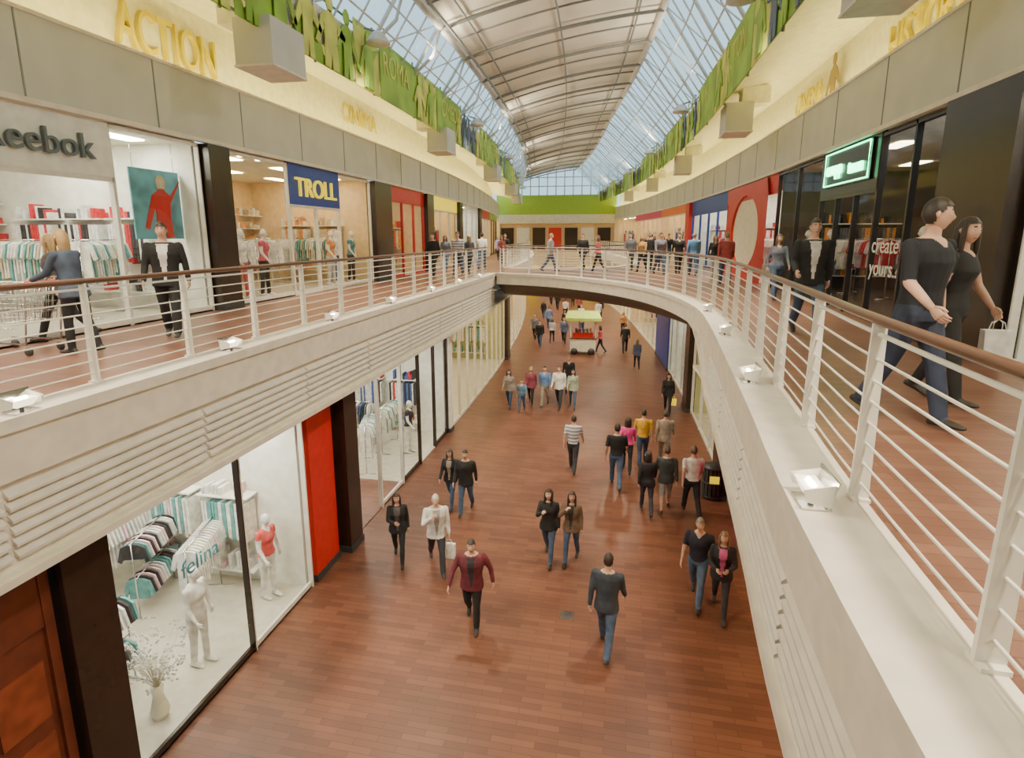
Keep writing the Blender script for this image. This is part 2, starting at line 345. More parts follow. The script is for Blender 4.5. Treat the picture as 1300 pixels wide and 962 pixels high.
# ---------------------------------------------------------------- shops
def garment(b,x,y,z,mt,ln=.7):
    o=[(0,.0),(.09,-.01),(.2,-.06),(.27,-.32),(.21,-.36),(.15,-.16),(.17,-ln),(-.17,-ln),(-.15,-.16),(-.21,-.36),(-.27,-.32),(-.2,-.06),(-.09,-.01)]
    n=len(o); t=.018
    vs=[(x+a,y-t,z+q) for a,q in o]+[(x+a,y+t,z+q) for a,q in o]
    b.add(vs,[tuple(range(n)),tuple(range(n,2*n))[::-1]]+[(i,(i+1)%n,n+(i+1)%n,n+i) for i in range(n)],mt)
RACKS=[]
for v in range(5):
    b=MB()
    for yy in (-.62,.62):
        b.tube([(0,yy,0.03),(0,yy,1.5)],.014,M_chrome,n=6); b.tube([(-.25,yy,.015),(.25,yy,.015)],.014,M_chrome,n=6)
    b.tube([(0,-.66,1.5),(0,.66,1.5)],.014,M_chrome,n=6)
    cs=[[0,8,0,4],[1,5,0,3],[2,0,4,2],[6,8,7,0],[0,7,4,1]][v]
    for i in range(15): garment(b,0,-.58+i*.083,1.47,PAL[R.choice(cs)],R.uniform(.6,.85) if v<4 else R.uniform(.25,.4))
    if v==4:
        b.tube([(0,-.62,.8),(0,.62,.8)],.01,M_chrome,n=6)
        for i in range(13): garment(b,0,-.55+i*.09,.78,PAL[R.choice(cs)],R.uniform(.2,.4))
    RACKS.append(b.mesh('clothes_rack'))
def rack(x,y,z,rot,v=None):
    o=link(bpy.data.objects.new('clothes_rack',RACKS[R.randrange(4) if v is None else v])); o.location=(x,y,z); o.rotation_euler=(0,0,rot); return o
def shop(side,Xf,z0,y0,y1,wall,light,frame,h=3.5,depth=4.6,step=2.0,open_=None,cols=(0,1,2,3,8),racks=True,head=None,hh=.0,shelf=True,plinth=.12,endwall=True,vs=None,fl=None,dots=False):
    b=MB()
    def bx(d0,d1,a,e,zz0,zz1,mt):
        p=[]
        for z in (zz0,zz1):
            for d,y in ((d0,a),(d1,a),(d1,e),(d0,e)): p.append((Xf+c(y)+side*d,y,z0+z))
        b.hexa(p,mt)
    bx(0,depth,y0,y1,.0,.03,fl or M_sfloor); bx(depth,depth+.1,y0,y1,0,h,wall)
    if endwall: bx(.1,depth,y1-.06,y1,0,h,wall)
    bx(0.05,depth,y0,y1,h,h+.08,M_soff)
    def lq(d,y,wd,wy): b.add([(Xf+c(q)+side*dd,q,z0+h-.02) for dd,q in ((d-wd,y-wy),(d+wd,y-wy),(d+wd,y+wy),(d-wd,y+wy))],[(0,1,2,3)],light)
    n=max(1,int((y1-y0)/2.2))
    for i in range(n):
        ya=y0+(y1-y0)*(i+.5)/n
        for d in ((.9,2.8) if depth>3 else (.6,)): lq(d,ya,.18,.5)
    if dots:
        for i in range(int((y1-y0)/.7)):
            for d in (.4,1.5,2.1,3.5,4.3): lq(d,y0+.4+i*.7,.05,.05)
    if hh: bx(-.04,.10,y0,y1,h-hh,h+.1,head)
    bx(-.03,.06,y0,y1,h-hh-.07,h-hh,frame)
    m=max(1,int(round((y1-y0)/step)))
    for i in range(m+1):
        yy=y0+(y1-y0)*i/m; bx(-.03,.07,max(y0,yy-.03),min(y1,yy+.03),0,h-hh,frame)
    for i in range(m):
        a=y0+(y1-y0)*i/m; e=y0+(y1-y0)*(i+1)/m
        if open_ is not None and i in open_: continue
        bx(.0,.05,a,e,0,plinth,frame)
        b.add([(Xf+c(a)+side*.02,a,z0+plinth),(Xf+c(e)+side*.02,e,z0+plinth),(Xf+c(e)+side*.02,e,z0+h-hh),(Xf+c(a)+side*.02,a,z0+h-hh)],[(0,1,2,3)],M_glass)
    if shelf:
        yy=y0+.3
        while yy<y1-.6:
            for zz in (.5,.95,1.4,1.85,2.3):
                bx(depth-.42,depth-.01,yy,min(y1-.1,yy+.9),zz,zz+.03,M_swhite)
                q=yy+.05
                while q<min(y1-.3,yy+.8):
                    w=R.uniform(.12,.25); bx(depth-.38,depth-.05,q,q+w,zz+.03,zz+R.uniform(.12,.3),PAL[R.choice(cols)]); q+=w+.03
            yy+=1.1
        if endwall:
            d=1.0
            while d<depth-1.2:
                bx(d,d+1.1,y1-.42,y1-.07,1.95,1.98,M_swhite); bx(d,d+1.1,y1-.42,y1-.07,.4,.43,M_swhite)
                q=d+.05
                while q<d+1.0:
                    w=R.uniform(.04,.08); bx(q,q+w,y1-.42,y1-.1,1.0+R.uniform(0,.15),1.85,PAL[R.choice(cols)]); 
                    if R.random()<.7: bx(q,q+w*.9,y1-.40,y1-.1,.43,.43+R.uniform(.1,.4),PAL[R.choice(cols)])
                    if R.random()<.5: bx(q,q+w,y1-.38,y1-.1,1.98,2.0+R.uniform(.1,.3),PAL[R.choice(cols)])
                    q+=w+.015
                d+=1.25
    b.obj('shopfront')
    if racks:
        yy=y0+.85
        while yy<y1-.7:
            for d in ((1.5,2.6,3.6) if depth>4 else (1.2,)): rack(Xf+c(yy)+side*(d+R.uniform(-.12,.12)),yy,z0+.03,R.choice([0,.3,1.57]),None if vs is None else R.choice(vs))
            yy+=1.6
def column(side,Xf,z0,y0,y1,h,mt=M_dark,out=.22):
    b=MB(); p=[]
    for z in (z0,z0+h):
        for d,y in ((-out,y0),(.5,y0),(.5,y1),(-out,y1)): p.append((Xf+c(y)+side*d,y,z))
    b.hexa(p,mt); p=[]
    for z in (z0,z0+.15):
        for d,y in ((-out-.02,y0-.02),(.5,y0-.02),(.5,y1+.02),(-out-.02,y1+.02)): p.append((Xf+c(y)+side*d,y,z))
    b.hexa(p,M_metal); b.obj('shop_column')
W=-1;E=1;XU=-8.75;EU=4.75;XL=-5.85;EL=3.05
shop(W,XU,UF,-4,2.8,M_swhite,M_lite,M_rail,racks=False)
shop(W,XU,UF,2.8,8.45,M_swhite,M_litb,M_rail,step=2.8,hh=.9,head=M_swhite,cols=(0,1,2,8),depth=5.5,endwall=False,vs=(0,1,2,0),dots=True)
shop(W,XU,UF,8.45,10.55,M_swhite,M_litb,M_rail,step=2.4,depth=5.5,cols=(0,1,2,8))
column(W,XU,UF,10.6,11.25,3.5)
shop(W,XU,UF,11.3,13.7,M_swhite,M_litew,M_rail,step=2.4,cols=(9,8,6,0),endwall=False,dots=True)
shop(W,XU,UF,13.7,16.4,M_swarm,M_litew,M_rail,step=1.35,open_=[1],hh=1.05,head=M_blue,cols=(9,6,8),endwall=False)
shop(W,XU,UF,16.4,18.7,M_swarm,M_litew,M_rail,step=2.4,cols=(9,8,6,0))
column(W,XU,UF,18.7,20.2,3.5)
shop(W,XU,UF,20.4,24.6,M_swarm,M_litew,M_red,step=1.4,open_=[1],hh=.5,head=M_red,cols=(2,8,9))
column(W,XU,UF,24.6,25.6,3.5)
shop(W,XU,UF,25.6,31,M_swarm,M_litew,M_rail,hh=.6,head=M_yel,open_=[1])
column(W,XU,UF,31,31.8,3.5)
shop(W,XU,UF,31.8,38,M_swhite,M_lite,M_rail,open_=[1],racks=False); column(W,XU,UF,38,38.8,3.5)
shop(W,XU,UF,38.8,45,M_swarm,M_litew,M_rail,hh=.6,head=M_red,racks=False); shop(W,XU,UF,45,53,M_swarm,M_litew,M_dark,hh=.5,head=M_lime,racks=False); shop(W,XU,UF,53,65.5,M_swarm,M_litew,M_rail,racks=False)
shop(E,EU,UF,-4,7.8,M_swhite,M_lite,M_rail,racks=False)
column(E,EU,UF,7.9,9.5,3.5)
shop(E,EU,UF,9.5,12.0,M_sdark,M_litd,M_dark,step=1.25,cols=(1,5,6,3),endwall=False,fl=M_sfloord)
shop(E,EU,UF,12,15.1,M_sdark,M_litd,M_dark,step=1.0,open_=[1],hh=1.0,head=M_dark,cols=(1,5,7),endwall=False,fl=M_sfloord)
shop(E,EU,UF,15.1,18.9,M_sdark,M_litd,M_dark,step=1.9,cols=(1,5,9),fl=M_sfloord)
shop(E,EU,UF,18.9,26,M_swhite,M_lite,M_red,step=2.4,hh=.5,head=M_red,cols=(0,2,8),open_=[0])
shop(E,EU,UF,26,34,M_swhite,M_lite,M_blue,hh=.7,head=M_blue); column(E,EU,UF,34,35,3.5,M_red)
shop(E,EU,UF,35,44,M_swarm,M_litew,M_rail,hh=.5,head=M_orange,racks=False); shop(E,EU,UF,44,55,M_swarm,M_litew,M_rail,hh=.5,head=M_pink,racks=False); shop(E,EU,UF,55,65.5,M_swarm,M_litew,M_rail,racks=False)
h=3.85
column(W,XL,0,-1,2.6,3.9,M_wood,0.02)
b=MB()
for yy in (2.7,3.4):
    b.box(XL-.05,yy,0,XL+.05,yy+.68,2.9,M_wood)
    for z in (.2,1.05,1.9): b.box(XL+.05,yy+.10,z,XL+.08,yy+.58,z+.65,mat('door_panel_wood',(.24,.055,.025),.4,var=.2))
    b.tube([(XL+.08,yy+.06,1.0),(XL+.12,yy+.06,1.0),(XL+.12,yy+.06,1.2),(XL+.08,yy+.06,1.2)],.012,M_chrome,n=6)
b.box(XL-.08,2.6,2.9,XL+.08,4.15,3.9,M_wood); b.box(XL-.08,4.05,0,XL+.10,4.15,3.9,M_wood); b.obj('door_1')
column(W,XL,0,4.2,4.75,3.9)
shop(W,XL,0,4.8,7.2,M_swhite,M_litb,M_dark,h=h,step=3,cols=(0,4,8,8),endwall=False,vs=(0,2,4,0),dots=True)
shop(W,XL,0,7.2,9.0,M_swhite,M_litb,M_rail,h=h,step=3,cols=(0,4,8,7),vs=(0,4,0),dots=True)
column(W,XL,0,9.15,10.05,3.9,M_red,.03)
column(W,XL,0,10.25,10.8,3.9)
shop(W,XL,0,10.9,13.8,M_swhite,M_litb,M_rail,h=h,step=1.45,open_=[0],endwall=False,dots=True,fl=M_floor2,vs=(0,3,0,1))
shop(W,XL,0,13.8,18,M_swhite,M_litb,M_dark,h=h,step=1.4,open_=[1],vs=(0,3,1))
column(W,XL,0,18,18.4,3.9,M_rail,.1)
shop(W,XL,0,18.4,30,M_sgreen,M_litew,M_rail,h=h,step=1.3,cols=(6,7,8),racks=False)
column(W,XL,0,30,31,3.9)
shop(W,XL,0,31,45,M_swarm,M_litew,M_rail,h=h,racks=False); shop(W,XL,0,45,65.5,M_swarm,M_litew,M_rail,h=h,racks=False)
b=MB(); b.sweep(PB(12,66),rectprof(EL-.1,EL+.1,3.9,4.95),M_white); b.obj('wall_header_lower_east')
shop(E,EL,0,-4,7,M_swarm,M_litew,M_red,h=3.8,racks=False); shop(E,EL,0,7,11.5,M_swarm,M_litew,M_red,h=3.8,hh=.5,head=M_red,racks=False)
column(E,EL,0,8.6,9.2,3.9,M_red,.1)
column(E,EL,0,11.5,12.2,3.9); column(E,EL,0,12.2,14.4,3.9,M_pink,.06); column(E,EL,0,14.4,16,3.9)
shop(E,EL,0,16,22,M_sgreen,M_litew,M_rail,h=3.8,racks=False); column(E,EL,0,22,23,4.7)
shop(E,EL,0,23,29,M_swhite,M_lite,M_rail,h=3.8,racks=False); column(E,EL,0,29,33.5,4.7,M_blue,.1)
shop(E,EL,0,33.5,46,M_swarm,M_litew,M_rail,h=3.8,racks=False); shop(E,EL,0,46,65.5,M_swarm,M_litew,M_rail,h=3.8,racks=False)
M_sg=mat('sign_grey',(.14,.17,.19),.4)
text('Reebok',(-8.66,6.35,8.16),WR,.56,M_sg,'sign_lettering',.03)
text('TROLL',(-8.68,15.05,7.98),WR,.72,M_yel,'sign_lettering',.03,'CENTER')
b=MB()
b.box(4.66,12.25,8.0,4.70,14.75,8.78,M_dark)
b.tube([(4.64,12.3,8.04),(4.64,14.7,8.04),(4.64,14.7,8.74),(4.64,12.3,8.74),(4.64,12.3,8.04)],.014,M_neon,n=6); b.obj('neon_sign')
text('cropp',(4.64,14.6,8.26),ER,.44,M_neon,'neon_lettering',.02,sx=.9); text('town',(4.64,13.3,8.20),ER,.40,M_neon,'neon_lettering',.02,sx=.9)
text('create\nyours..',(4.72,11.9,6.6),ER,.42,M_rail,'window_lettering',.004)
text('felina',(-5.84,5.9,2.2),WR,.35,M_teal,'window_lettering',.004)
b=MB(); X=-9.2
b.box(X-.03,9.25,6.85,X,10.45,8.2,M_teal); b.tube([(X-.015,9.35,8.2),(X-.015,9.35,8.75)],.006,M_chrome,n=5); b.tube([(X-.015,10.35,8.2),(X-.015,10.35,8.75)],.006,M_chrome,n=5)
figure(b,9.95,6.87,1.25,M_red,.005,X,PAL[6])
b.obj('window_poster')
b=MB()
cy,cz,r=22.6,UF+1.75,1.35; y0,y1=19.6,25.4; n=32
ring=[(cy+r*1.5*math.cos(2*math.pi*i/n),cz+r*math.sin(2*math.pi*i/n)) for i in range(n)]
def sq(a):
    cx,sx=math.cos(a),math.sin(a); k=1/max(abs(cx)/((y1-y0)/2),abs(sx)/1.74); return (cy-.1+cx*k,UF+1.75+sx*k)
out=[sq(2*math.pi*i/n) for i in range(n)]
b.add([(4.62+c(a),a,z) for a,z in ring]+[(4.62+c(a),a,z) for a,z in out]+[(4.72+c(a),a,z) for a,z in ring],[(i,(i+1)%n,n+(i+1)%n,n+i) for i in range(n)]+[(2*n+i,2*n+(i+1)%n,(i+1)%n,i) for i in range(n)]+[tuple(range(2*n,3*n))],M_red)
b.add([(4.715+c(a),a,z) for a,z in ring],[tuple(range(n))],M_soff)
figure(b,22.6,UF+.6,2.0,M_orange,0,4.80,PAL[6])
b.obj('round_shop_portal')
b=MB(); b.tube([(0,0,0),(0,0,.1),(0,0,.35),(0,0,.5)],[.10,.13,.07,.09],M_soff,n=14)
for i in range(60):
    a=R.uniform(0,6.28); r=R.uniform(.12,.42); hh=R.uniform(.7,1.3); p=(r*math.cos(a),r*math.sin(a),hh)
    b.tube([(0,0,.45),(p[0]*.4,p[1]*.4,.45+(hh-.45)*.6),p],[.005,.004,.003],M_soff,n=4)
    for k in range(5):
        q=Vector(p)+Vector((R.uniform(-.05,.05),R.uniform(-.05,.05),R.uniform(-.14,.05))); b.tube([q-Vector((0,0,.018)),q,q+Vector((0,0,.018))],[.004,.021,.004],PAL[0],n=6)
o=b.obj('flower_vase'); o.location=(-6.35,5.75,.03)
# ---------------------------------------------------------------- kiosk, bin, cart, floor plate
b=MB()
b.box(-.75,-.45,.18,.75,.45,.95,M_soff); b.box(-.80,-.5,.95,.80,.5,1.0,M_wood); b.box(-.6,-.3,1.0,.6,.3,1.3,M_red)
for i in range(10): b.box(-.55+i*.11,-.32,1.3,-.47+i*.11,.3,1.3+R.uniform(.05,.2),PAL[i])
for x in (-.72,.72):
    for y in (-.42,.42): b.tube([(x,y,0),(x,y,2.25)],.025,M_rail,n=6)
    for y in (-.5,.5): b.tube([(x*.7,y-.03,.2),(x*.7,y+.03,.2)],.2,M_metal,n=14)
b.hexa([(-1.05,-.75,2.2),(1.05,-.75,2.2),(1.05,.75,2.2),(-1.05,.75,2.2),(-.9,-.25,2.55),(.9,-.25,2.55),(.9,.25,2.55),(-.9,.25,2.55)],M_greenroof)
b.box(-1.05,-.77,2.05,1.05,-.74,2.22,M_greenroof); b.box(-1.05,.74,2.05,1.05,.77,2.22,M_greenroof)
o=b.obj('vending_cart'); o.location=(-2.1,32.7,0); o.rotation_euler=(0,0,.1)
b=MB()
for i in range(16):
    a=i*math.pi/8; b.hexa([((.25+dr)*math.cos(a+da),(.25+dr)*math.sin(a+da),z) for z in (.06,.86) for dr,da in ((0,-.14),(.02,-.14),(.02,.14),(0,.14))],M_metal)
for z in (.05,.45,.86): b.tube([(0,0,z),(0,0,z+.035)],.28,M_metal,n=20)
b.tube([(0,0,.1),(0,0,.8)],.22,M_dark,n=16); b.box(-.12,-.29,.5,.12,-.275,.7,M_yel)
o=b.obj('litter_bin'); o.location=(2.62,14.6,0)
b=MB(); b.box(-.12,-.12,0,.12,.12,.006,M_chrome); o=b.obj('floor_access_plate'); o.location=(-.75,9.1,0)
b=MB()
def basket(z): t=(z-.45)/.5; return (.40+.08*t,.22+.05*t)
for z in (.45,.58,.71,.84,.95):
    w,d=basket(z); b.tube([(-w,-d,z),(w,-d,z),(w,d,z),(-w,d,z),(-w,-d,z)],.006 if z<.9 else .012,M_chrome,n=5)
for i in range(12):
    for sg in (-1,1):
        t=-1+2*i/11; b.tube([(t*.40,sg*.22,.45),(t*.48,sg*.27,.95)],.004,M_chrome,n=4)
for i in range(7):
    t=-1+2*i/6
    for sg in (-1,1): b.tube([(sg*.40,t*.22,.45),(sg*.48,t*.27,.95)],.004,M_chrome,n=4)
    b.tube([(-.40,t*.22,.45),(.40,t*.22,.45)],.004,M_chrome,n=4)
for sg in (-1,1):
    b.tube([(.48,sg*.25,.95),(.56,sg*.25,1.0),(.45,sg*.24,.45),(.40,sg*.24,.16),(-.42,sg*.20,.16)],.012,M_chrome,n=6)
    for x in (-.40,.40): b.tube([(x,sg*.22-.015,.06),(x,sg*.22+.015,.06)],.06,M_metal,n=12)
b.tube([(.58,-.27,1.0),(.58,.27,1.0)],.016,M_red,n=8)
o=b.obj('shopping_trolley'); o.location=(-8.25,6.15,UF)
# ---------------------------------------------------------------- people
def headgrid(hairstyle):
    out=[]
    NL,NO=24,32
    def surf(sc,fn):
        vs=[];idx={}
        for i in range(NL+1):
            th=math.pi*i/NL
            for j in range(NO):
                ph=2*math.pi*j/NO; sx=math.sin(th)*math.cos(ph); sy=math.sin(th)*math.sin(ph); cz=math.cos(th)
                x=.074*sx;y=.094*sy;z=.118*cz;t=max(0,-cz)
                x*=1-.30*t**1.5; y*=(1-.08*t) if sy>0 else (1-.40*t)
                if sc==0:
                    if sy>0:
                        y+=.021*math.exp(-((sx/.15)**2+((cz+.17)/.19)**2))
                        y-=.009*math.exp(-(((abs(sx)-.38)/.17)**2+((cz-.06)/.13)**2))
                        y+=.005*math.exp(-((sx/.28)**2+((cz+.52)/.08)**2))
                        y+=.006*math.exp(-((sx/.3)**2+((cz+.85)/.12)**2))
                else:
                    g=sc+.05*max(0,cz); x*=g;y*=g;z*=g; w=.003*math.sin(ph*9)*math.sin(th*5); x+=sx*w;y+=sy*w
                vs.append((x,y,z))
        for i in range(NL):
            for j in range(NO):
                j2=(j+1)%NO; f=(i*NO+j,(i+1)*NO+j,(i+1)*NO+j2,i*NO+j2)
                th=math.pi*(i+.5)/NL; ph=2*math.pi*(j+.5)/NO; sx=math.sin(th)*math.cos(ph); sy=math.sin(th)*math.sin(ph); cz=math.cos(th)
                k=fn(sx,sy,cz)
                if k: idx.setdefault(k,[]).append(f)
        for k,fs in idx.items(): out.append((vs,fs,k))
    def fs_(sx,sy,cz):
        if sy>.2 and abs(sx)<.26 and -.60<cz<-.45: return 'lip'
        if sy>.2 and .14<abs(sx)<.56 and .21<cz<.34: return 'hair'
        return 'skin'
    surf(0,fs_)
    def fh(sx,sy,cz):
        thr=.52 if sy>.45 else (-.5 if sy<-.35 else -.5+1.02*((sy+.35)/.8)**1.0)
        return 'hair' if cz>thr else None
    if hairstyle!=2: surf(1.09,fh)
    return out
HG={0:headgrid(0),1:headgrid(1),2:headgrid(2)}
CM={}
def cm(col,rough=.8):
    k=tuple(col)+(rough,)
    if k not in CM: CM[k]=mat('fabric_%d'%len(CM),col,rough,var=.18,scale=7)
    return CM[k]
M_eye=mat('eye_white',(.75,.73,.7),.3); M_iris=mat('iris_dark',(.03,.02,.015),.2); M_lip=mat('lips',(.42,.14,.12),.5)
PEND=[]
def rotx(v,a): ca,sa=math.cos(a),math.sin(a); return Vector((v[0],v[1]*ca-v[2]*sa,v[1]*sa+v[2]*ca))
def person(name,x,y,z,yaw,sex='m',H=1.75,top=(.03,.03,.035),bot=(.06,.08,.13),hair=(.05,.03,.02),shoe=(.03,.025,.02),skin=(.60,.36,.26),inner=None,sleeve=2.0,jacket=False,legs=(22,6,-18,22),arms=(-18,8,15,18,8,20),head=(0,0),hl=None,botlen='long',vox=.02,lean=2,stripe=None,bulk=1.06,twist=(0,0)):
    k=H/1.75; f=sex=='f'; bm=MB(); T=M_white; D=math.radians; parts=[]
    hl=(1 if f else 0) if hl is None else hl
    hip=Vector((0,0,.93*k)); L=D(lean)
    U=lambda p: hip+rotx(Vector(p)*k-hip,-L)
    jk=.018 if jacket else .004
    if f: S=[(.84,.165,.115,0),(.93,.175,.12,-.005),(1.0,.15,.10,0),(1.07,.128,.092,0),(1.17,.138,.10,.005),(1.27,.158,.128,.018),(1.36,.155,.108,.005),(1.42,.135,.085,-.005),(1.455,.08,.062,-.01)]; nr=.047
    else: S=[(.84,.16,.115,0),(.93,.168,.12,-.005),(1.0,.155,.112,0),(1.08,.152,.11,0),(1.18,.168,.12,.0),(1.29,.188,.128,.01),(1.37,.188,.118,.0),(1.43,.16,.09,-.008),(1.465,.09,.07,-.012)]; nr=.058
    S=[(a,(w+jk)*bulk,(d+jk)*bulk,o) for a,w,d,o in S]
    if jacket: S=[(.80,S[1][1]+.012,S[1][2]+.012,0)]+S[1:]
    rr=[(w*k,d*k) for a,w,d,o in S]
    ax=(Vector((1,0,0)),rotx(Vector((0,1,0)),-L))
    bm.tube([U((0,o,a)) for a,w,d,o in S],rr,T,n=20,axes=ax)
    bm.tube([U((0,-.012,1.42)),U((0,0,1.50)),U((0,.012,1.60))],[nr*k*1.25,nr*k,nr*k*.95],T,n=12,axes=ax)
    def bone(p0,p1,r0,r1,tag,bul=0):
        p0=Vector(p0);p1=Vector(p1); d=p1-p0; ln=d.length; d=d/ln
        up=Vector((1,0,0)) if abs(d.x)<.9 else Vector((0,1,0)); b_=d.cross(up).normalized(); a_=b_.cross(d)
        ts=[(-r0*.85/ln,.45),(-r0*.5/ln,.82),(0,1),(.25,1),(.5,1),(.75,1),(1,1),(1+r1*.5/ln,.82),(1+r1*.85/ln,.45)]
        bm.tube([p0+d*ln*t for t,_ in ts],[((r0+(r1-r0)*min(1,max(0,t))+bul*math.sin(math.pi*min(1,max(0,t))))*q) for t,q in ts],T,n=12,axes=(a_,b_))
        parts.append((p0,p1,r0,r1,tag))
    lo=1e9; lw=.012 if not f else .004
    for sgn,(a,bb) in ((-1,legs[:2]),(1,legs[2:])):
        a=D(a);bb=D(bb); h0=Vector((sgn*.088*k,0,.91*k)); kn=h0+Vector((sgn*.008,math.sin(a),-math.cos(a)))*.435*k; s2=a-bb
        an=kn+Vector((-sgn*.01,math.sin(s2),-math.cos(s2)))*.40*k
        lt='bot' if botlen!='skirt' else 'leg'
        bone(h0,kn,(.088+lw)*k*bulk,(.056+lw)*k,lt,.004)
        hem=.044+lw*1.2 if botlen=='long' else .036
        bone(kn,an,(.055+lw)*k,hem*k,'bot' if botlen=='long' else 'leg',.010*k if botlen!='long' else .004)
        fp=s2*.5 if s2>0 else s2*.75
        fd=Vector((0,math.cos(fp),math.sin(fp))); fu=Vector((0,-math.sin(fp),math.cos(fp)))
        FS=[(-.085,-.05,.02,.02),(-.065,-.045,.035,.034),(.0,-.03,.042,.048),(.07,-.045,.043,.034),(.13,-.054,.048,.026),(.175,-.06,.036,.019),(.195,-.062,.018,.010)]
        pf=[an+(fd*q0+fu*q1)*k for q0,q1,_,_ in FS]
        bm.tube(pf,[(w*k,h_*k) for _,_,w,h_ in FS],T,n=12,axes=(Vector((1,0,0)),fu))
        parts.append((pf[1],pf[5],.045,.03,'shoe')); parts.append((pf[2]-fu*.02,pf[4],.04,.03,'shoe'))
        lo=min(lo,min((p-fu*r*k).z for p,(_,_,_,r) in zip(pf,FS)))
    bm.tube([(0,0,.80*k),(0,0,.86*k),(0,0,.95*k)],[(.08*k,.07*k),(.13*k*bulk,.10*k*bulk),(.15*k*bulk,.11*k*bulk)],T,n=14)
    parts.append((Vector((0,0,.80*k)),Vector((0,0,.95*k)),.08,.10,'bot'))
    hands=MB(); HW=[]; sh=.165 if f else .19; sl=.012 if jacket else .006
    for sgn,(p,ab,el),tw in ((-1,arms[:3],twist[0]),(1,arms[3:],twist[1])):
        p,ab,el,tw=D(p),D(ab),D(el),D(tw)
        s0=U((sgn*(sh*bulk),-.005,1.405))
        d1=Vector((sgn*math.sin(ab),math.sin(p)*math.cos(ab),-math.cos(p)*math.cos(ab)))
        eb=s0+d1*.285*k
        q=p+el; d2=Vector((-sgn*math.sin(tw)+sgn*math.sin(ab)*.5*math.cos(el),math.sin(q)*math.cos(tw),-math.cos(q)*math.cos(tw))).normalized(); wr=eb+d2*.25*k
        r0=(.046 if f else .054)+sl
        bone(s0,eb,r0*k,(.038+sl)*k,'ua%d'%(sgn+1),.002); bone(eb,wr,(.037+sl)*k,(.026+(sl if sleeve>=2 else 0))*k,'fa%d'%(sgn+1),.002)
        inn=Vector((-sgn,0,0)); w=d2.cross(inn)
        if w.length<.3: w=d2.cross(Vector((0,0,1)))
        w.normalize()
        if w.y<0 and abs(w.y)>.2: w=-w
        elif w.z<0 and abs(w.y)<=.2: w=-w
        nn=w.cross(d2).normalized()
        if nn.dot(inn)<0: nn=-nn
        SK=cm(skin,.5)
        hs=k*(.93 if f else 1.0)
        hands.tube([wr-d2*.02*hs,wr+d2*.01*hs,wr+d2*.045*hs,wr+d2*.085*hs,wr+d2*.095*hs],[(.024*hs,.02*hs),(.026*hs,.018*hs),(.038*hs,.017*hs),(.040*hs,.013*hs),(.034*hs,.009*hs)],SK,n=10,axes=(w,nn))
        for fi,(o,ln) in enumerate(((.029,.070),(.010,.080),(-.010,.074),(-.028,.058))):
            b0=wr+(d2*.078+w*o)*hs; d=d2.copy(); pts=[b0]
            for sgm,cu in ((.45,22),(.32,34),(.23,28)):
                a_=D(cu); d=(d*math.cos(a_)+nn*math.sin(a_)).normalized(); pts.append(pts[-1]+d*ln*sgm*hs)
            hands.tube(pts,[.0095*hs,.0088*hs,.008*hs,.006*hs],SK,n=7)
        t0=wr+(d2*.02+w*.026)*hs; dd=(d2*.75+w*.6+nn*.25).normalized(); d3=(d2+w*.1+nn*.35).normalized()
        hands.tube([t0-dd*.01,t0+dd*.032*hs,t0+dd*.032*hs+d3*.028*hs,t0+dd*.032*hs+d3*.046*hs],[.014*hs,.011*hs,.0095*hs,.006*hs],SK,n=7)
        HW.append(wr+(d2*.12+nn*.02)*k)
    me=bm.mesh('tmp'); o=link(bpy.data.objects.new('tmp',me))
    md=o.modifiers.new('r','REMESH'); md.mode='VOXEL'; md.voxel_size=vox*k; md.adaptivity=0
    ms=o.modifiers.new('s','SMOOTH'); ms.factor=.5; ms.iterations=3
    hc=U((0,.018,1.632)); M=Matrix.Translation(Vector((x,y,z-lo)))@Matrix.Rotation(D(yaw),4,'Z')
    PEND.append(dict(o=o,name=name,parts=parts,S=S,k=k,L=L,hip=hip,hands=hands,hc=hc,M=M,top=stripe or cm(top),bot=cm(bot),hair=cm(hair,.5),shoe=cm(shoe,.5),skin=cm(skin,.5),inner=cm(inner) if inner else None,sleeve=sleeve,jacket=jacket,head=head,hl=hl,botlen=botlen,f=f))
    return [M@h for h in HW]
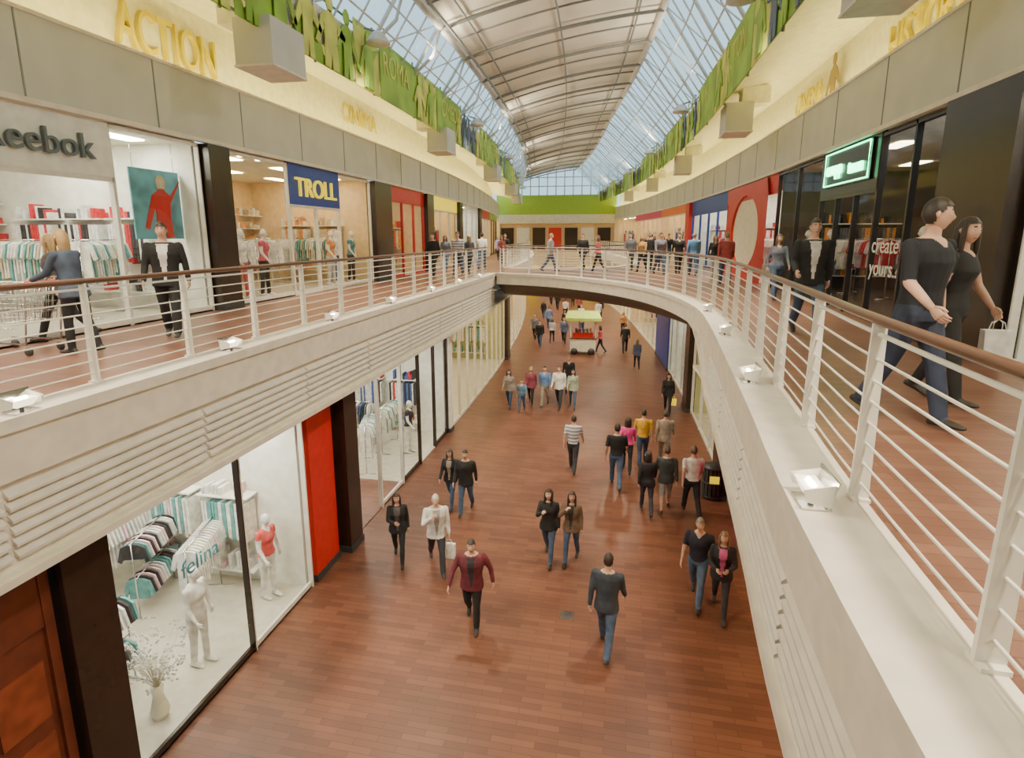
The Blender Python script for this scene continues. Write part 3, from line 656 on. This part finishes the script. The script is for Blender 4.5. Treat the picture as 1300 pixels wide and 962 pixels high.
def finish_people():
    dg=bpy.context.evaluated_depsgraph_get()
    for P in PEND:
        e=P['o'].evaluated_get(dg); me=bpy.data.meshes.new_from_object(e); k=P['k']
        if len(me.polygons)<50: me=P['o'].data.copy()
        n=len(me.polygons); C=np.empty(n*3); me.polygons.foreach_get('center',C); C=C.reshape(-1,3)
        V=np.empty(len(me.vertices)*3); me.vertices.foreach_get('co',V); V=V.reshape(-1,3)
        ca,sa=math.cos(P['L']),math.sin(P['L']); h=np.array(P['hip']); q=C-h
        T=np.stack([q[:,0],q[:,1]*ca-q[:,2]*sa,q[:,1]*sa+q[:,2]*ca],1)+h; T/=k
        S=P['S']; zs=[s[0] for s in S]; w=np.interp(T[:,2],zs,[s[1] for s in S]); d=np.interp(T[:,2],zs,[s[2] for s in S]); oo=np.interp(T[:,2],zs,[s[3] for s in S])
        best=(np.sqrt((T[:,0]/w)**2+((T[:,1]-oo)/d)**2)-1)*np.minimum(w,d)*k
        lowz=.80 if P['jacket'] else .93
        best+=np.maximum(0,lowz-T[:,2])*2
        tag=np.where(T[:,2]>=lowz-.01,'top','bot').astype('<U6')
        tag=np.where(T[:,2]>1.462,'skin',tag)
        if not P['jacket']:
            tag=np.where((T[:,2]>1.40)&(T[:,1]>.02)&(np.abs(T[:,0])<(T[:,2]-1.38)*.9),'skin',tag)
        if P['inner'] is not None:
            tag=np.where((np.abs(T[:,0])<.02+.06*np.clip((T[:,2]-.95)*2,0,1))&(T[:,1]>0)&(T[:,2]<1.44)&(T[:,2]>.9)&(tag=='top'),'inner',tag)
        fixed=(T[:,2]>1.50)&(np.abs(T[:,0])<.1)
        for p0,p1,r0,r1,tg in P['parts']:
            a=np.array(p0);dd=np.array(p1)-a; l2=dd@dd; t=np.clip(((C-a)@dd)/l2,0,1)
            ds=np.linalg.norm(C-a-t[:,None]*dd,axis=1)-(r0+(r1-r0)*t)
            if tg[:2]=='ua': lab=np.where(t<=P['sleeve'],'top','skin')
            elif tg[:2]=='fa': lab=np.where(t<=P['sleeve']-1.0,'top','skin')
            elif tg=='leg': lab=np.full(n,'skin') if P['botlen']!='short' else np.where(t<.15,'bot','skin')
            else: lab=np.full(n,tg)
            if tg=='bot' and P['jacket']: ds=ds+np.where(T[:,2]>.82,.2,0)
            m=(ds<best)&~fixed; best=np.where(m,ds,best); tag=np.where(m,lab,tag)
        tag=np.where(fixed,'skin',tag)
        mp={'top':P['top'],'bot':P['bot'],'skin':P['skin'],'shoe':P['shoe'],'inner':P['inner'] or P['top']}
        B=MB(); B.v=[tuple(v) for v in V.tolist()]
        for i,pl in enumerate(me.polygons):
            B.f.append(list(pl.vertices)); B.mi.append(B.m(mp[str(tag[i])])); B.sm.append(True)
        hd=P['hands']; off=len(B.v); B.v+=hd.v
        for f_ in hd.f: B.f.append([i+off for i in f_]); B.mi.append(B.m(P['skin'])); B.sm.append(True)
        HM=Matrix.Translation(P['hc'])@Matrix.Rotation(math.radians(P['head'][0]),4,'Z')@Matrix.Rotation(-math.radians(P['head'][1]),4,'X')@Matrix.Scale(k,4)
        tr=lambda L_:[tuple(HM@Vector(v)) for v in L_]
        mm={'skin':P['skin'],'hair':P['hair'],'lip':M_lip}
        for vs,fs,key in HG[P['hl']]: B.add(tr(vs),fs,mm[key],True)
        def tb(pts,rs,mt,n=8,axes=None):
            q=MB(); q.tube(pts,rs,mt,n=n,axes=axes); B.add(tr(q.v),q.f,mt,True)
        X_=Vector((1,0,0));Y_=Vector((0,1,0));Z_=Vector((0,0,1))
        for sx in (-1,1):
            tb([(sx*.068,-.005,-.03),(sx*.078,-.01,-.01),(sx*.082,-.012,.01),(sx*.074,-.005,.03)],[(.006,.004),(.012,.006),(.016,.007),(.008,.004)],P['skin'],8,(Y_,X_))
            tb([(sx*.029,.066,.004),(sx*.029,.076,.004),(sx*.029,.0815,.004)],[(.015,.009),(.012,.007),(.005,.004)],M_eye,8,(X_,Z_))
            tb([(sx*.029,.078,.004),(sx*.029,.0835,.004)],[.0055,.0035],M_iris,8,(X_,Z_))
        if P['hl']==1:
            tb([(0,-.03,.10),(0,-.05,.03),(0,-.055,-.08),(0,-.06,-.18),(0,-.065,-.27)],[(.06,.04),(.086,.06),(.088,.052),(.085,.042),(.055,.02)],P['hair'],14,(X_,Y_))
            for sx in (-1,1): tb([(sx*.055,.03,.085),(sx*.078,.025,.03),(sx*.08,.02,-.08),(sx*.082,.02,-.19),(sx*.07,.03,-.25)],[.02,.022,.024,.02,.008],P['hair'],8,(X_,Y_))
        o=B.obj(P['name']); o.matrix_world=P['M']
        bpy.data.objects.remove(P['o'])
def bag(p,mt,w=.26,h=.32,name='shopping_bag'):
    b=MB(); z=-.10
    b.hexa([(-w/2,-.05,z-h),(w/2,-.05,z-h),(w/2,.05,z-h),(-w/2,.05,z-h),(-w/2-.01,-.04,z),(w/2+.01,-.04,z),(w/2+.01,.04,z),(-w/2-.01,.04,z)],mt)
    for yy in (-.03,.03): b.tube([(-w*.25,yy,z),(-w*.2,yy*.5,-.03),(0,0,.0),(w*.2,yy*.5,-.03),(w*.25,yy,z)],.005,mt,n=5)
    o=b.obj(name); o.location=p; return o
BK=(.018,.018,.02);JN=(.06,.10,.18);DK=(.035,.035,.045);WH=(.75,.73,.69)
WA=dict(legs=(-15,20,20,5),arms=(15,9,20,-15,9,15))
person('walking_woman',-4.48,10.15,0,200,'f',1.62,BK,BK,(.04,.02,.015),inner=(.1,.08,.08),jacket=True,arms=(-10,8,15,25,6,70),twist=(0,40))
hp=person('elderly_walker',-3.6,10.09,0,205,'m',1.74,WH,DK,(.6,.58,.55),inner=(.3,.3,.3),jacket=True,arms=(5,8,10,40,15,110),twist=(0,35),legs=(28,5,-22,25)); bag(hp[0],PAL[8])
person('walking_man',-2.4,8.52,0,190,'m',1.72,(.15,.025,.04),BK,(.05,.04,.035),inner=(.03,.03,.04),jacket=True,bulk=1.14,arms=(-12,25,25,15,25,30),legs=(15,10,-8,35),vox=.015)
person('walking_woman',-4.12,12.76,0,180,'f',1.60,BK,JN,inner=(.3,.25,.2),jacket=True)
person('walking_man',-3.64,12.51,0,182,'m',1.70,BK,JN,jacket=True,legs=(-15,20,20,5))
person('walking_woman',-1.32,10.83,0,178,'f',1.68,BK,JN,(.03,.015,.01),jacket=True,arms=(0,8,10,40,10,95),twist=(0,30),head=(-12,-10))
person('walking_woman',-.83,10.84,0,172,'f',1.64,(.16,.10,.065),JN,(.04,.018,.012),inner=(.03,.03,.03),jacket=True,arms=(-5,8,15,50,10,115),twist=(0,35),legs=(-15,15,18,8),head=(10,-8))
person('walking_man',-.03,8.36,0,-8,'m',1.80,(.045,.055,.075),(.07,.11,.19),(.03,.02,.015),jacket=True,vox=.015)
person('walking_man',1.64,9.99,0,165,'m',1.78,(.025,.025,.04),(.09,.14,.23),(.25,.2,.15),sleeve=.8,arms=(-10,10,15,10,10,20),head=(15,0))
person('walking_woman',2.02,9.71,0,170,'f',1.70,BK,DK,(.2,.12,.07),inner=(.5,.1,.25),jacket=True,arms=(20,10,70,15,10,70),twist=(30,30))
M_st=mat('striped_shirt',(.75,.73,.71),.8,kind='stripe',col2=(.28,.28,.34),scale=3)
hp=person('walking_man',-1.2,15.54,0,-3,'m',1.76,WH,DK,sleeve=.9,stripe=M_st); 
person('walking_man',.07,14.71,0,3,'m',1.87,BK,JN,(.04,.03,.02),sleeve=.9,arms=(-12,12,20,15,12,30))
person('walking_woman',.38,15.84,0,0,'f',1.70,(.8,.06,.28),BK,(.04,.02,.01))
person('walking_man',.85,16.41,0,0,'m',1.78,(.8,.5,.04),JN,(.05,.03,.02),sleeve=.9,**WA)
person('walking_man',1.5,16.54,0,0,'m',1.76,(.50,.43,.33),(.34,.30,.23),(.1,.08,.06),jacket=True)
person('walking_woman',.85,13.39,0,5,'f',1.66,BK,DK,(.03,.02,.015),jacket=True)
person('walking_man',1.32,13.6,0,-3,'m',1.72,(.06,.07,.07),(.35,.36,.36),(.1,.07,.05),jacket=True,botlen='short',**WA)
person('walking_man',1.95,13.5,0,10,'m',1.84,WH,BK,(.12,.08,.05),sleeve=.6)
hp=person('walking_woman',2.0,21.7,0,175,'f',1.68,BK,BK,(.03,.02,.015),jacket=True); bag(hp[0],M_yel,.22,.26)
far=[(-4.3,21.3,180,'f',1.65,(.3,.25,.22),JN),(-3.7,20.9,180,'m',1.35,(.1,.2,.3),JN),(-3.5,21.9,182,'f',1.66,(.25,.05,.08),BK),(-2.9,21.8,178,'m',1.72,(.12,.25,.5),(.3,.27,.2)),(-2.3,21.7,176,'m',1.8,WH,DK),(-2.1,23.8,180,'m',1.75,BK,BK),(-1.75,21.8,185,'f',1.66,(.35,.4,.3),JN),
(.4,33.2,0,'m',1.8,BK,BK),(1.0,29.2,5,'f',1.62,(.1,.12,.2),BK),(-1.05,33.0,90,'f',1.65,(.6,.1,.1),BK),(-1.7,45.6,0,'m',1.75,WH,JN),(.3,39.5,180,'f',1.68,(.6,.3,.1),BK),(-4.9,34.1,180,'m',1.75,BK,JN),(-4.3,35.6,0,'f',1.65,(.5,.5,.5),BK),(-3.5,35.5,180,'m',1.75,(.1,.12,.2),BK),(-4.5,46.4,0,'m',1.75,WH,BK),(-6.3,46,180,'f',1.66,BK,JN),(-3.5,49,0,'m',1.75,(.4,.1,.1),BK),(-1.6,47.2,180,'m',1.75,BK,BK),(-1.9,50,0,'f',1.65,(.6,.5,.2),JN),(-5.6,36.6,180,'m',1.75,(.2,.2,.22),BK),(-3.9,40,180,'f',1.65,BK,BK),(-5.2,41,0,'m',1.78,(.15,.2,.35),JN),(-2.9,42.5,180,'m',1.75,WH,DK),(-5.8,52,180,'m',1.75,BK,BK),(-4.6,55,0,'f',1.66,WH,BK),(-6.9,56,180,'m',1.75,(.3,.1,.1),BK),(-2.6,39,0,'m',1.75,(.5,.15,.1),JN)]
for i,(x,y,yw,sx,H,tp,bt) in enumerate(far):
    person('walking_man' if sx=='m' else 'walking_woman',x,y,0,yw,sx,H,tp,bt,[(.03,.02,.015),(.12,.07,.04),(.3,.2,.1)][i%3],vox=.03,jacket=i%2==0,**(WA if i%2 else {}))
# upper level
person('woman_pushing_trolley',-7.28,6.2,UF,95,'f',1.68,(.06,.08,.13),BK,(.42,.27,.12),jacket=True,lean=7,arms=(28,3,40,28,3,40),legs=(9,8,-8,10),vox=.013)
person('walking_woman',-8.45,6.95,UF,120,'f',1.66,(.10,.08,.08),BK,(.5,.33,.15),jacket=True,vox=.015)
person('walking_man',-7.05,7.55,UF,215,'m',1.80,BK,BK,(.05,.03,.02),inner=(.7,.68,.65),jacket=True,arms=(-10,12,10,5,12,15),legs=(14,4,-12,14),vox=.013)
person('walking_man',2.48,5.2,UF,-148,'m',1.90,(.010,.012,.018),(.03,.042,.08),(.03,.02,.016),sleeve=.95,legs=(16,4,-16,12),arms=(-12,12,20,15,12,35),head=(42,0),vox=.010,bulk=1.12)
hp=person('walking_woman',3.12,5.95,UF,-140,'f',1.76,BK,BK,(.03,.018,.014),sleeve=.5,legs=(-12,14,14,5),arms=(14,10,20,-8,8,10),head=(-20,0),vox=.012); bag(hp[0],PAL[0],.22,.28)
person('walking_man',3.0,9.7,UF,178,'m',1.90,BK,JN,(.04,.03,.02),inner=(.65,.63,.6),jacket=True,arms=(-8,8,10,10,10,50),vox=.013)
up=[(-7.3,21.0,180,'m',1.75,BK,BK),(-6.6,22.1,180,'m',1.8,None,JN),(-6.55,23.6,0,'f',1.68,(.1,.1,.12),BK),(-6.7,26.5,0,'m',1.78,WH,JN),(-6.9,32.1,180,'f',1.66,(.5,.1,.1),BK),(-7.6,30,0,'m',1.75,WH,BK),(-7.9,24.5,180,'f',1.66,(.12,.14,.2),JN),
(3.6,23.1,180,'f',1.66,BK,(.3,.3,.28)),(2.9,23.9,0,'m',1.78,(.1,.25,.5),JN),(2.4,24.8,180,'m',1.75,BK,BK),(1.8,26.3,180,'f',1.65,(.4,.3,.25),JN),(1.3,27.3,0,'m',1.75,BK,BK),(.4,26.9,180,'m',1.78,(.12,.12,.14),BK),(-1.0,25.0,100,'f',1.65,(.45,.1,.1),BK),(-3.2,25.4,-80,'m',1.76,(.3,.3,.33),JN),(1.9,37.5,0,'m',1.76,BK,BK),(2.2,40,180,'f',1.66,WH,JN),(1.6,44,0,'m',1.75,(.3,.2,.1),BK),(-9.0,42,180,'m',1.75,BK,JN),(3.9,15.2,180,'f',1.66,(.15,.16,.22),JN),(3.4,19.5,0,'m',1.76,(.3,.05,.05),JN),(2.9,30,180,'m',1.76,WH,BK),(-1.8,26.6,160,'m',1.76,BK,BK),(.9,25.4,150,'f',1.66,(.5,.3,.1),BK),(1.6,24.4,200,'m',1.78,(.2,.2,.25),JN),(-7.2,34.5,180,'m',1.76,BK,BK),(-8.2,37,0,'f',1.66,(.3,.3,.5),BK),(2.6,33,180,'m',1.76,BK,JN)]
for i,(x,y,yw,sx,H,tp,bt) in enumerate(up):
    person('walking_man' if sx=='m' else 'walking_woman',x,y,UF,yw,sx,H,tp or WH,bt,[(.03,.02,.015),(.12,.07,.04),(.3,.2,.1)][i%3],vox=.024,jacket=(i%2==0),stripe=M_st if tp is None else None,**(WA if i%2 else {}))
MN=(.80,.77,.72)
mq=[(-9.35,11.8,UF,-90,(.75,.25,.08),(.3,.05,.05)),(-9.5,12.6,UF,-100,(.85,.8,.75),(.6,.1,.1)),(-9.35,13.3,UF,-80,(.6,.1,.15),BK),(-9.35,16.8,UF,-90,(.7,.3,.1),(.5,.5,.5)),(-9.5,17.5,UF,-90,(.8,.8,.8),JN),(-9.35,18.2,UF,-90,(.1,.25,.3),BK),
(-6.5,6.75,0.03,-90,WH,WH),(-6.45,8.5,0.03,-100,(.7,.1,.1),WH),(-6.5,11.3,0.03,-90,WH,(.4,.4,.4)),(-6.5,15.9,0.03,-90,BK,WH),(5.4,10.2,UF,90,(.5,.45,.4),JN),(5.4,11.4,UF,90,(.6,.1,.1),JN),(5.4,16.0,UF,90,(.2,.2,.25),JN),(5.4,17.8,UF,90,(.7,.6,.5),BK),(-9.4,21.2,UF,-90,(.7,.1,.1),BK),(-9.4,27,UF,-90,(.2,.5,.2),WH)]
for x,y,z,yw,tp,bt in mq:
    person('mannequin',x,y,z+.03*(z>1),yw,'f',1.74,tp,bt,MN,shoe=MN,skin=MN,sleeve=.4,hl=2,legs=(3,2,-3,3),arms=(-5,14,15,12,12,30),vox=.018)
finish_people()
# ---------------------------------------------------------------- lights
def spot(x,y,z,tx,ty,tz,power,ang=110,col=(1,.85,.62),r=.4,name='spot_light'):
    l=bpy.data.lights.new(name,'SPOT'); l.energy=power; l.spot_size=math.radians(ang); l.spot_blend=.7; l.color=col; l.shadow_soft_size=r
    o=link(bpy.data.objects.new(name,l)); o.location=(x,y,z); o.rotation_euler=Vector((tx-x,ty-y,tz-z)).to_track_quat('-Z','Y').to_euler(); return o
def housing(x,y,z,s):  # invented fixture body, added so the fill spots have something to hang in
    b=MB(); b.tube([(0,0,.10),(0,0,.16),(0,0,.34),(0,0,.40)],[.30,.30,.16,.08],M_ribw,n=16); b.tube([(0,0,.38),(s*.35,0,.5)],.03,M_rib,n=6)
    o=b.obj('added_floodlight'); o.location=(x,y,z)
for y in (4,14,24.5,35,46,56.5):
    spot(-6.15+c(y),y,11.5,-2.2+c(y),y+1,0,2900,112); housing(-6.15+c(y),y,11.5,-1)  # added fill spots above the west banner line
for y in (1,13,23.5,34.5,45,56):
    spot(2.2+c(y),y,11.5,-2.5+c(y),y+1,0,2900,112); housing(2.2+c(y),y,11.5,1)  # added fill spots above the east banner line
for y in (4,16,28,40,52):
    spot(-6.2+c(y),y+2,12.4,-1+c(y),y+3,14.6,620,140); spot(2.2+c(y),y+6,12.4,-3+c(y),y+6,14.6,620,140)  # bare spots added to brighten the roof underside, no fixture there
for y in (19,25,31,40,50): spot(.2+c(y)-(1. if 20<y<30 else 0),y,4.2 if y<36 else 4.6,-1.6+c(y),y,0,500,150,r=.15)
w=bpy.data.worlds.new('world'); SC.world=w; w.use_nodes=True; w.node_tree.nodes['Background'].inputs[0].default_value=(.55,.75,.87,1); w.node_tree.nodes['Background'].inputs[1].default_value=1.8
cam=bpy.data.cameras.new("camera"); co=link(bpy.data.objects.new("camera",cam)); SC.camera=co
cam.lens=19.38; cam.sensor_width=36; cam.shift_y=-45/1300; co.location=(0,0,CAMZ); co.rotation_euler=(math.radians(79),0,math.radians(11.1)); cam.clip_start=.05
